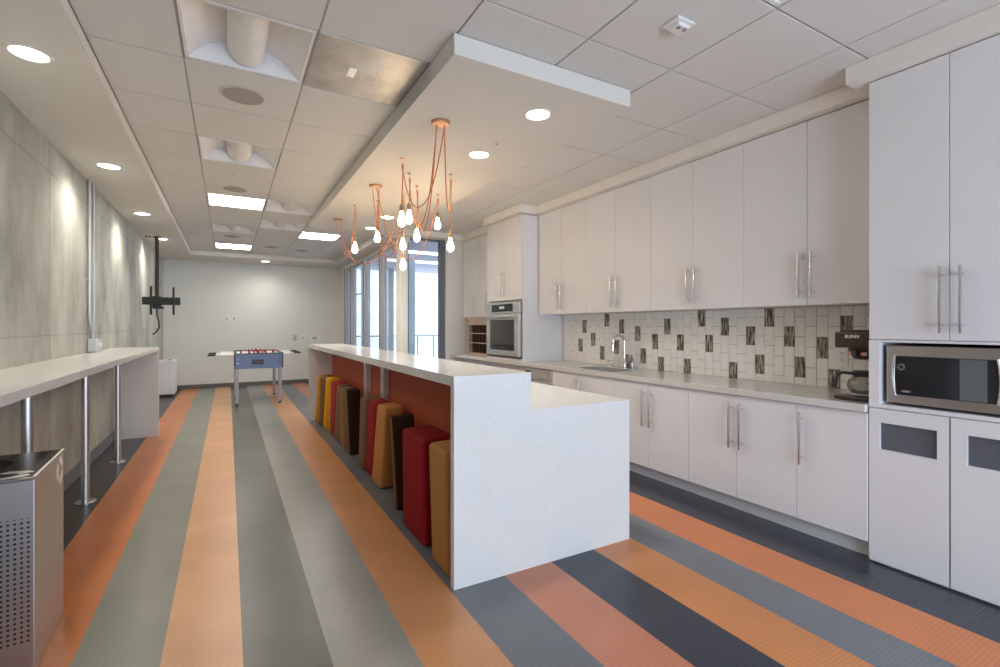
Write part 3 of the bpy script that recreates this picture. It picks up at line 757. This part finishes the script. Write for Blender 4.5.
# tall cabinet with microwave niche
QX = 3.14; qy0, qy1 = .632, 1.335
t = thing('tall_cabinet', 'tall white cabinet with microwave niche and two bin doors below', 'cabinet', (QX+.3, (qy0+qy1)/2, 0))
q = MB(); q.box(QX+.021, CW, qy0, qy0+.05, 0.0, 2.684).box(QX+.021, CW, qy1-.052, qy1, 0.0, 2.684).box(CW-.01, CW, qy0+.05, qy1-.052, 0, 2.684)
q.box(QX+.021, CW-.01, qy0+.05, qy1-.052, .85, .888).box(QX+.021, CW-.01, qy0+.05, qy1-.052, 1.230, 1.25).box(QX+.021, CW-.01, qy0+.05, qy1-.052, 2.66, 2.684)
q.box(QX+.021, CW-.01, qy0+.05, qy1-.052, 0, .05)
q.build('body', WHITE_LAM, t)
q = MB(); q.box(QX, QX+.0205, qy1-.052, qy1, .868, 1.243, .001).box(QX, QX+.0205, qy0, qy0+.052, .868, 1.243, .001).box(QX, QX+.0205, qy0+.052, qy1-.052, .868, .888).box(QX, QX+.0205, qy0+.052, qy1-.052, 1.231, 1.243); q.build('niche_frame', WHITE_LAM, t)
qm = .987
door(t, QX, qm, qy1, 1.247, 2.684, 1.014, (1.285, 1.618)); door(t, QX, qy0, qm, 1.247, 2.684, .936, (1.285, 1.618))
for (a, c, s0, s1) in ((qm+.001, qy1, 1.036, 1.284), (qy0, qm-.003, .684, .922)):
    q = MB(); zt = .862
    q.box(QX, QX+.019, a+G, s0, .012, zt).box(QX, QX+.019, s1, c-G, .012, zt).box(QX, QX+.019, s0, s1, .012, .638).box(QX, QX+.019, s0, s1, .786, zt)
    d = q.build('bin_door', WHITE_LAM, t)
    q = MB(); q.box(QX+.0175, QX+.0205, s0-.0, s1, .638, .786); q.build('slot_flap', mat('grey_flap', (.13, .14, .165), .3, .2), d)
# microwave
mx = 3.165; my0, my1, mz0, mz1 = .70, 1.262, .903, 1.214
t = thing('microwave', 'stainless microwave with dark glass window in the cabinet niche', 'microwave', (mx+.2, (my0+my1)/2, .888))
q = MB(); q.box(mx+.03, CW-.12, my0+.004, my1-.004, mz0, mz1, .004); q.build('body', DGREY, t)
q = MB(); q.box(mx, mx+.0295, my0, my1, mz0-.002, mz1, .005); fc = q.build('front_panel', mat('rosy_steel', (.56, .50, .47), .3, .95, noise=.03, nscale=5), t)
def arcwin(y0, y1, z0, z1, bulge, n=12):
    L_ = [(y0-bulge*math.sin(PI*k/n), z1-(z1-z0)*k/n) for k in range(n+1)]
    R_ = [(y1+bulge*math.sin(PI*k/n), z0+(z1-z0)*k/n) for k in range(n+1)]
    return L_+R_
q = MB(); q.prism(arcwin(.822, 1.217, .948, 1.158, .006), 'x', mx-.003, mx-.0002); w = q.build('window', mat('mw_glass', (.022, .022, .025), .07, spec=.7, noise=0), t)
for sg, yb in ((1, 1.217), (-1, .822)):
    q = MB(); q.tube([(mx-.005-.003*math.sin(PI*k/14), yb+sg*(.003+.012*math.sin(PI*k/14)), 1.162-.218*k/14) for k in range(15)], .0045, 8); q.build('trim_bar', BRIGHT, t, smooth=True)
q = MB(); q.box(mx-.0042, mx-.0032, .855, .955, .952, 1.154); q.build('keypad_panel', mat('keypad', (.13, .15, .16), .15), t)
q = MB(); q.lathe([(.010, 0), (.014, .001), (.018, 0)], (mx-.0034, 1.195, 1.10), 20, axis='x'); q.build('round_emblem', BRIGHT, t)
q = MB(); b2 = [(1.172+.022*math.cos(2*PI*k/20), .970+.006*math.sin(2*PI*k/20)) for k in range(20)]; q.prism(b2, 'x', mx-.0045, mx-.0033); q.build('oval_badge', BRIGHT, t)
q = MB()
for y in (my0+.05, my1-.05):
    for x in (mx+.06, CW-.18): q.cyl((x, y, .8885), (x, y, mz0), .012, seg=10)
q.build('feet', BLACK, t)

# coffee maker
cx_, cyy = 3.45, 1.44
BR = mat('brown_plastic', (.045, .022, .016), .3, noise=.05); 
t = thing('coffee_maker', 'black and steel coffee brewer with glass carafe at the worktop end', 'coffee maker', (cx_, cyy, WT1))
q = MB(); q.box(3.20, 3.64, 1.35, 1.545, WT1+.004, WT1+.024, .004); q.build('base', BR, t)
q = MB(); q.lathe([(0, 0), (.07, 0), (.07, .008), (0, .008)], (3.32, cyy, WT1+.03), 28); q.build('hot_plate', STEEL, t)
q = MB(); q.box(3.50, 3.64, 1.35, 1.49, WT1+.0245, 1.19, .006); q.build('rear_column', STEEL, t)
q = MB(); q.box(3.22, 3.64, 1.345, 1.55, 1.19, 1.285, .008).box(3.24, 3.63, 1.355, 1.53, 1.285, 1.297, .004); hd = q.build('brew_head', BR, t)
q = MB(); q.lathe([(0, .055), (.075, .055), (.072, .03), (.045, -.012), (.012, -.018), (0, -.018)], (3.32, cyy, 1.134), 28); fb = q.build('filter_basket', BR, t, smooth=True)
q = MB(); q.box(3.205, 3.25, cyy-.014, cyy+.014, 1.142, 1.168, .004); q.build('handle', BLACK, fb)
q = MB(); q.box(3.2435, 3.247, cyy+.02, cyy+.05, 1.145, 1.165).box(3.2435, 3.247, cyy-.05, cyy-.02, 1.145, 1.165); q.build('sticker', mat('pink_sticker', (.65, .36, .30), .5), fb)
t2 = thing('coffee_carafe', 'round glass coffee pot with black collar on the brewer plate', 'carafe', (3.32, cyy, WT1+.039))
cz = WT1+.0385
q = MB(); q.lathe([(0, 0), (.055, 0), (.075, .02), (.082, .045), (.074, .075), (.052, .10), (.046, .115), (.044, .115), (.05, .098), (.072, .074), (.079, .045), (.072, .021), (.053, .003), (0, .003)], (3.32, cyy, cz), 32); q.build('glass', CGLASS, t2, smooth=True)
q = MB(); q.lathe([(.047, .100), (.053, .100), (.056, .125), (.050, .134), (0, .134), (0, .128), (.044, .126)], (3.32, cyy, cz), 28); q.build('collar', BLACK, t2, smooth=True)
q = MB(); q.tube([(3.28, cyy+.04, cz+.118), (3.25, cyy+.08, cz+.122), (3.235, cyy+.10, cz+.105), (3.232, cyy+.107, cz+.07), (3.228, cyy+.125, cz+.035)], .009, 10); q.build('handle', BLACK, t2, smooth=True)
# maker's name on the brewer head
def text(s, size, name, m, parent, loc, rot, ext=.0006):
    cu = bpy.data.curves.new(name, 'FONT'); cu.body = s; cu.size = size; cu.extrude = ext; cu.align_x = 'CENTER'; cu.align_y = 'CENTER'; cu.offset = .0006
    o = bpy.data.objects.new('tmp_text', cu); C.objects.link(o)
    dg = bpy.context.evaluated_depsgraph_get(); me = bpy.data.meshes.new_from_object(o.evaluated_get(dg))
    bpy.data.objects.remove(o)
    me.transform(Matrix.Translation(Vector(loc)-Vector(parent['_o'])) @ rot)
    me.materials.clear(); me.materials.append(m)
    r_ = bpy.data.objects.new(name, me); C.objects.link(r_); r_.parent = parent
    return r_
rx = Matrix.Rotation(-PI/2, 4, 'Z') @ Matrix.Rotation(PI/2, 4, 'X')
text('BUNN', .027, 'name_badge', mat('badge_cream', (.8, .76, .7), .4), hd, (3.2192, cyy+.015, 1.257), rx)

# ------------------------------------------------------------------ the island
IX0, IX1, IX2 = .982, 1.44, 2.168
IY0, IY1 = 2.203, 7.165
TH = .042
t = thing('kitchen_island', 'long white quartz island with raised bar ledge and open recess', 'kitchen island', (1.55, 4.5, 0))
def endpanel(y0, y1):
    q = MB()
    q.prism([(IX0, 0), (IX2, 0), (IX2, .862), (IX1, .862), (IX1, 1.067), (IX0, 1.067)], 'y', y0, y1)
    return q.build('end_panel', QUARTZ, t)
endpanel(IY0, IY0+TH); endpanel(IY1-TH, IY1)
q = MB(); q.box(IX0, IX1, IY0+TH, IY1-TH, 1.017, 1.067); q.build('bar_top', QUARTZ, t)
q = MB(); q.box(IX1+.0005, IX2, IY0+TH, IY1-TH, .822, .862); q.build('worktop', QUARTZ, t)
q = MB(); q.box(IX1-.02, IX1, IY0+TH, IY1-TH, .862, 1.017); q.build('riser', QUARTZ, t)
RUST = mat('rust_laminate', s2l(178, 82, 48), .6, noise=.08, nscale=3)
q = MB(); q.box(1.29, 1.308, IY0+TH, IY1-TH, 0, 1.0165); q.build('back_panel', RUST, t)
q = MB(); q.box(1.309, 2.12, IY0+TH+.001, IY1-TH-.001, .1, .8215).box(1.309, 2.06, IY0+TH+.001, IY1-TH-.001, 0, .1); q.build('cabinet_body', WHITE_LAM, t)
q = MB(); nd = 8; wdt = (IY1-IY0-2*TH)/nd
for k in range(nd):
    q = MB(); q.box(2.1205, 2.138, IY0+TH+k*wdt+.002, IY0+TH+(k+1)*wdt-.002, .105, .815, .001); q.build('door', WHITE_LAM, t)
LT = mat('ledge_support', (.62, .58, .54), .35, .5)
for y in (4.40, 5.03):
    q = MB(); q.box(1.235, 1.2895, y-.05, y+.05, 0, 1.0165, .003); q.build('support_post', LT, t)

# upholstered wedge stools stored in the recess
def fabric(name, c): return mat('fabric_'+name, s2l(*c), .85, noise=.08, nscale=90, bump=.4, bscale=700, sheen=0, spec=.2)
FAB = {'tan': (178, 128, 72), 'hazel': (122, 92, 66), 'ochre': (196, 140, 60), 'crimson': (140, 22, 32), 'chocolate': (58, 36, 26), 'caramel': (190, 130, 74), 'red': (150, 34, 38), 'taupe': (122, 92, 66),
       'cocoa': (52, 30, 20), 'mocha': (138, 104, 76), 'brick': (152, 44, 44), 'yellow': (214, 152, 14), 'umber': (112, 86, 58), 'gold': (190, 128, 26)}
cush = [('tan', 2.32, 2.556, 2.36, 2.621, 0.66, 1.0, 'tan fabric stool nearest the island end panel'),
        ('crimson', 2.7, 3.101, 2.734, 3.135, 0.645, 1.01, 'wide crimson stool, second from the island end panel'),
        ('chocolate', 3.344, 3.396, 3.481, 3.547, 0.655, 1.045, 'dark chocolate stool with a thin pale edge, leaning beside the wide crimson one'),
        ('caramel', 3.854, 4.126, 3.715, 3.954, 0.69, 1.065, 'caramel stool leaning in the middle of the row'),
        ('red', 4.217, 4.414, 4.053, 4.324, 0.675, 1.085, 'red stool squeezed between the caramel and the taupe stools'),
        ('taupe', 4.42, 4.602, 4.33, 4.543, 0.67, 1.065, 'taupe brown stool just before the bare stretch with support posts'),
        ('cocoa', 5.009, 5.245, 5.185, 5.384, 0.65, 1.075, 'dark cocoa stool with a paler front edge, just beyond the support posts'),
        ('mocha', 5.314, 5.58, 5.45, 5.558, 0.64, 1.085, 'light mocha stool right behind the dark cocoa one'),
        ('hazel', 5.597, 5.915, 5.569, 5.74, 0.655, 1.085, 'hazel brown stool leaning between the mocha and the brick red stools'),
        ('brick', 5.961, 6.174, 5.791, 6.128, 0.66, 1.09, 'brick red stool leaning beside the yellow ones'),
        ('ochre', 6.187, 6.38, 6.141, 6.208, 0.66, 1.09, 'narrow ochre stool between the bright yellow and the brick red ones'),
        ('yellow', 6.386, 6.629, 6.214, 6.443, 0.675, 1.08, 'bright yellow stool near the far end of the row'),
        ('umber', 6.635, 6.843, 6.449, 6.762, 0.67, 1.07, 'umber brown stool between the yellow and the gold stools'),
        ('gold', 6.849, 7.117, 6.768, 6.886, 0.665, 1.06, 'gold stool farthest along, against the far end panel')]
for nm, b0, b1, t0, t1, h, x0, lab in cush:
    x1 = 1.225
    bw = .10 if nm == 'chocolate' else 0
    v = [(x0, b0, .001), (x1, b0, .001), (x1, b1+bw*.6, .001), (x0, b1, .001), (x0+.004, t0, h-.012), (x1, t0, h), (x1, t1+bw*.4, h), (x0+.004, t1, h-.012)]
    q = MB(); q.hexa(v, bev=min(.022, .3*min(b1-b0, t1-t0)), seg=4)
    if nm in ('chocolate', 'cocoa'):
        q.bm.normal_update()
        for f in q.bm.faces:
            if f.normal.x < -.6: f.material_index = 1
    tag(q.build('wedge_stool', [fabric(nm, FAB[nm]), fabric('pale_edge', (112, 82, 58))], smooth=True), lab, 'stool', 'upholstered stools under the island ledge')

# ------------------------------------------------------------------ bar counter along the concrete wall
LX = -.722
t = thing('wall_counter', 'long white quartz counter on steel posts along the concrete wall', 'counter', (-.94, 4, 0))
LQ = QUARTZ
q = MB(); q.box(WX+.001, LX, .9, 7.03, 1.022, 1.067, .002); q.build('counter_top', LQ, t)
q = MB(); q.box(WX+.023, LX, 7.0305, 7.075, 0, 1.067, .002); q.build('end_panel', QUARTZ, t)
q = MB(); q.box(-1.12, -.80, .95, 6.9, .994, 1.0215); q.build('support_rail', DGREY, t)
for y in (1.0+.0, 2.23, 3.47, 4.67, 5.89):
    q = MB(); q.cyl((-.93, y, .006), (-.93, y, .9935), .0255, seg=24); p = q.build('post', STEEL, t, smooth=True)
    q = MB(); q.lathe([(0, .008), (.062, .008), (.065, .004), (.065, .0005), (0, .0005)], (-.93, y, 0), 28); q.build('foot_flange', BRIGHT, p, smooth=True)

# conduit on the concrete wall
GALV = mat('galvanised_steel', (.60, .62, .63), .4, .6)
t = thing('electrical_conduit', 'metal conduit running down the concrete wall to an outlet box', 'conduit', (WX+.03, 5.9, 1.07))
q = MB(); q.tube([(WX+.02, 5.875, 2.698), (WX+.02, 5.875, 1.45), (WX+.022, 5.89, 1.36), (WX+.035, 5.93, 1.28), (WX+.035, 5.93, 1.20)], .013, 10); q.build('pipe', GALV, t, smooth=True)
q = MB(); q.cyl((WX+.02, 6.02, 2.698), (WX+.02, 6.02, 1.20), .011, seg=10); q.build('pipe', GALV, t, smooth=True)
q = MB(); q.box(WX+.002, WX+.075, 5.88, 6.08, 1.075, 1.195, .006); bx = q.build('outlet_box', GALV, t)
q = MB()
for y in (5.94, 6.02): q.cyl((WX+.0752, y, 1.135), (WX+.082, y, 1.135), .018, seg=14)
q.build('receptacle', MATS['white_plastic'], bx)
q = MB()
for z in (2.3, 1.75): q.box(WX+.001, WX+.012, 5.85, 5.90, z, z+.02, .002)
q.build('strap', GALV, t)

# recycling bin
RB = thing('recycling_bin', 'square brushed steel recycling bin with perforated front under the counter', 'bin', (-.877, 2.672, 0))
hw, hd_ = .2295, .24
W0, D0 = -.877, 2.672
q = MB(); q.box(W0-hw, W0+hw, D0-hd_, D0+hd_, .0, .742, .003); q.build('body', PERF, RB)
q = MB(); q.box(W0-hw-.003, W0+hw+.003, D0-hd_-.003, D0+hd_+.003, .7425, .752, .002)
q.build('lid', mat('bin_lid_steel', (.48, .44, .42), .26, 1.0, noise=.06), RB)
q = MB(); q.lathe([(0, .0008), (.10, .0008), (.108, .002), (.11, 0), (0, 0)], (W0, D0+.03, .7522), 36); q.build('round_opening', mat('bin_hole', (.004, .004, .004), .9, noise=0), RB)
WDEC = mat('white_decal', (.86, .83, .78), .5)
def recycle(q, c, r, plane, off):
    # three chasing arrows around a triangle
    for k in range(3):
        a0 = k*2*PI/3+.25; pts = []
        n = 8
        inner, outer = [], []
        for i in range(n+1):
            a = a0+1.25*i/n
            outer.append((r*math.cos(a), r*math.sin(a))); inner.append((r*.48*math.cos(a), r*.48*math.sin(a)))
        ae = a0+1.25
        tip = [(r*1.15*math.cos(ae), r*1.15*math.sin(ae)), (r*.81*math.cos(ae+.42), r*.81*math.sin(ae+.42)), (r*.45*math.cos(ae), r*.45*math.sin(ae))]
        poly = outer+tip+inner[::-1]
        if plane == 'z': q.prism([(c[0]+u, c[1]+v*.7) for u, v in poly], 'z', off, off+.0006)
        else: q.prism([(c[0]+u, c[1]+v) for u, v in poly], 'x', off, off+.0006)
q = MB(); recycle(q, (W0+.13, D0-.172), .085, 'z', .7523); recycle(q, (W0-.09, D0-.172), .085, 'z', .7523); q.build('recycling_symbol', WDEC, RB)
q = MB(); recycle(q, (D0+.165, .675), .06, 'x', W0+hw+.0004); q.build('recycling_symbol', WDEC, RB)
q = MB(); q.box(W0+hw-.006, W0+hw+.0034, D0-hd_-.0034, D0+hd_+.003, .7523, .7532); q.build('white_edging', WDEC, RB)
RB.rotation_euler.z = math.radians(3)

# ------------------------------------------------------------------ screen mount
px_, py_ = -.958, 9.11
BLM = mat('black_metal', (.028, .025, .022), .45, .3, noise=.05)
t = thing('screen_mount', 'empty black screen mount hanging on a pole from the soffit', 'screen mount', (px_, py_, ZL))
q = MB(); q.lathe([(0, -.012), (.055, -.012), (.06, -.001), (0, -.001)], (px_, py_, ZL), 24); q.build('ceiling_plate', BLM, t, smooth=True)
q = MB(); q.cyl((px_, py_, ZL-.012), (px_, py_, 1.75), .026, seg=18); q.build('pole', mat('dark_brown_pole', (.05, .03, .02), .5, .2), t, smooth=True)
q = MB(); q.box(px_-.06, px_+.06, py_-.06, py_+.03, 1.62, 1.78, .006).box(px_-.05, px_+.09, py_-.07, py_-.0, 1.585, 1.625, .004); q.build('bracket', BLM, t)
q = MB(); q.box(-1.135, -.65, py_-.10, py_-.07, 1.645, 1.765, .004); q.build('cross_plate', BLM, t)
for x in (-1.02, -.735):
    q = MB(); q.prism([(py_-.103, 1.49), (py_-.103, 1.93), (py_-.125, 1.92), (py_-.145, 1.80), (py_-.15, 1.71), (py_-.145, 1.62), (py_-.125, 1.50)], 'x', x-.014, x+.014, bev=.004); q.build('arm', BLM, t)
q = MB(); q.tube([(px_, py_-.03, 1.6), (px_+.005, py_-.05, 1.5), (px_+.03, py_-.05, 1.38), (px_+.035, py_-.05, 1.30), (px_-.01, py_-.05, 1.22), (px_-.05, py_-.05, 1.19)], .010, 8); q.build('cable', BLACK, t, smooth=True)
t = thing('ceiling_outlet', 'small outlet plate on the soffit beside the screen mount pole', 'outlet', (-1.06, 9.0, ZL))
q = MB(); q.box(-1.11, -1.0, 8.95, 9.05, ZL-.008, ZL-.0008, .002); q.build('plate', MATS['white_plastic'], t)
q = MB(); q.cyl((-1.08, 9, ZL-.03), (-1.08, 9, ZL-.0085), .014, seg=12).cyl((-1.035, 9, ZL-.03), (-1.035, 9, ZL-.0085), .014, seg=12); q.build('plug', BLACK, t)

# white cabinet in the far left corner
t = thing('storage_cabinet', 'low white cabinet on a dark base in the far left corner', 'cabinet', (-1.0, 11.1, 0))
q = MB(); q.box(WX+.024, -.875, 10.84, 11.4, .045, .64, .006); q.build('body', WHITE_LAM, t)
q = MB(); q.box(WX+.024, -.868, 10.83, 11.41, .6405, .67, .006); q.build('top', WHITE_LAM, t)
q = MB(); q.box(WX+.03, -.90, 10.87, 11.38, 0, .045); q.build('plinth', BLACK, t)
b = MB(); b.box(-.98, -.93, 11.0, 11.06, .671, .69, .004); tag(b.build('small_box', mat('grey_box', (.4, .38, .36), .5)), 'small grey item lying on the low white corner cabinet', 'box')

# ------------------------------------------------------------------ football table
FX0, FX1, FY0, FY1, FZ0, FZ1 = .092, .825, 9.05, 10.32, .605, .85
t = thing('football_table', 'blue table football game on steel legs by the far wall', 'football table', ((FX0+FX1)/2, (FY0+FY1)/2, 0))
BLU = mat('blue_laminate', s2l(108, 128, 168), .4, noise=.03)
q = MB(); T = .03
q.box(FX0, FX0+T, FY0, FY1, FZ0, FZ1, .003).box(FX1-T, FX1, FY0, FY1, FZ0, FZ1, .003).box(FX0+T, FX1-T, FY0+.0, FY0+T, FZ0, FZ1).box(FX0+T, FX1-T, FY1-T, FY1, FZ0, FZ1).box(FX0+T, FX1-T, FY0+T, FY1-T, FZ0, FZ0+.02)
cb = q.build('cabinet', BLU, t)
q = MB(); q.box(FX0-.006, FX1+.006, FY0-.006, FY0+T+.006, FZ1+.0005, FZ1+.014, .003).box(FX0-.006, FX1+.006, FY1-T-.006, FY1+.006, FZ1+.0005, FZ1+.014, .003).box(FX0-.006, FX0+T+.006, FY0+T+.006, FY1-T-.006, FZ1+.0005, FZ1+.014).box(FX1-T-.006, FX1+.006, FY0+T+.006, FY1-T-.006, FZ1+.0005, FZ1+.014)
q.box(FX0-.004, FX0+.012, FY0-.005, FY0-.0006, FZ0, FZ1).box(FX1-.012, FX1+.004, FY0-.005, FY0-.0006, FZ0, FZ1)
q.build('black_trim', BLACK, t)
q = MB(); q.box(FX0+T, FX1-T, FY0+T, FY1-T, .745, .755); q.build('playing_field', mat('green_field', (.10, .22, .12), .5), t)
q = MB(); q.box(.357, .522, FY0-.008, FY0-.0006, .685, .755, .01); gl = q.build('ball_return', BLACK, cb)
q = MB(); q.box(.38, .50, FY0-.0085, FY0-.0082, .70, .738); q.build('ball_slot', mat('slot_grey', (.12, .12, .12), .6), gl)
q = MB()
for x in (FX0+.05, FX1-.05):
    for z in (.70, .765): q.cyl((x, FY0-.004, z), (x, FY0-.0006, z), .009, seg=12)
q.build('bolt', CHROME, cb)
LG = mat('leg_steel', (.36, .33, .33), .4, .6)
for x in (FX0+.035, FX1-.045):
    for y in (FY0+.05, FY1-.05):
        q = MB(); q.box(x-.027, x+.027, y-.027, y+.027, .03, FZ0-.0005, .004); l_ = q.build('leg', LG, t)
        q = MB(); q.cyl((x, y, .0), (x, y, .0295), .026, .018, seg=14); q.build('foot', BLACK, l_)
rods = [(1, 'a'), (2, 'a'), (3, 'b'), (5, 'a'), (5, 'b'), (3, 'a'), (2, 'b'), (1, 'b')]
RED = mat('red_plastic', (.55, .03, .06), .35, noise=0); NAVY = mat('navy_plastic', (.03, .04, .10), .35, noise=0)
for k, (n, side) in enumerate(rods):
    y = FY0+.11+k*(FY1-FY0-.22)/7; z = .838
    xh = FX0-.385 if side == 'a' else FX1+.22
    xo = FX1+.12 if side == 'a' else FX0-.20
    q = MB(); q.cyl((min(xh, xo), y, z), (max(xh, xo), y, z), .009, seg=10); rd = q.build('rod', mat('white_rod', (.88, .88, .86), .3), t, smooth=True)
    q = MB(); s_ = 1 if side == 'b' else -1
    q.lathe([(0, 0), (.010, 0), (.014, .02), (.012, .06), (.015, .10), (.011, .115), (0, .115)], (xh if s_ > 0 else xh-.0, y, z), 14, axis='x'); q.build('handle', BLACK, rd, smooth=True)
    for i in range(n):
        xx = (FX0+FX1)/2+(i-(n-1)/2)*(.13 if n > 1 else 0)
        q = MB(); q.box(xx-.014, xx+.014, y-.009, y+.009, .775, z+.030, .003).box(xx-.01, xx+.01, y-.014, y+.014, .765, .785, .003); q.lathe([(0, .0), (.012, .004), (.014, .016), (.009, .028), (0, .031)], (xx, y, z+.028), 12)
        q.build('player', RED if k % 2 == 0 else mat('maroon_plastic', (.30, .03, .06), .35, noise=0), rd, smooth=True)

# plates on the far wall
def plate(x, z, w, h, lab, dark=False):
    t = thing('wall_plate', lab, 'wall plate', (x, YF-.004, z-h/2), 'wall plates')
    q = MB(); q.box(x-w/2, x+w/2, YF-.006, YF-.0005, z-h/2, z+h/2, .002); q.build('plate', mat('grey_plate', (.5, .48, .45), .4) if dark else MATS['white_plastic'], t)
    q = MB(); q.box(x-w*.2, x+w*.2, YF-.009, YF-.0062, z-h*.28, z+h*.28, .001); q.build('insert', mat('plate_insert', (.45, .44, .42), .4), t)
plate(-.02, 1.475, .08, .13, 'wall plate at chest height left of the table football, the left of a pair')
plate(.12, 1.482, .08, .13, 'wall plate at chest height left of the table football, the right of a pair')
plate(1.35, 1.043, .08, .13, 'greyish outlet on the far wall, first right of the table football', True)
plate(1.52, 1.041, .07, .12, 'small outlet plate in the middle of the three on the far right wall')
plate(1.77, 1.038, .26, .11, 'wide outlet plate on the far wall next to the window side')

for o in bpy.data.objects:
    if '_o' in o: del o['_o']
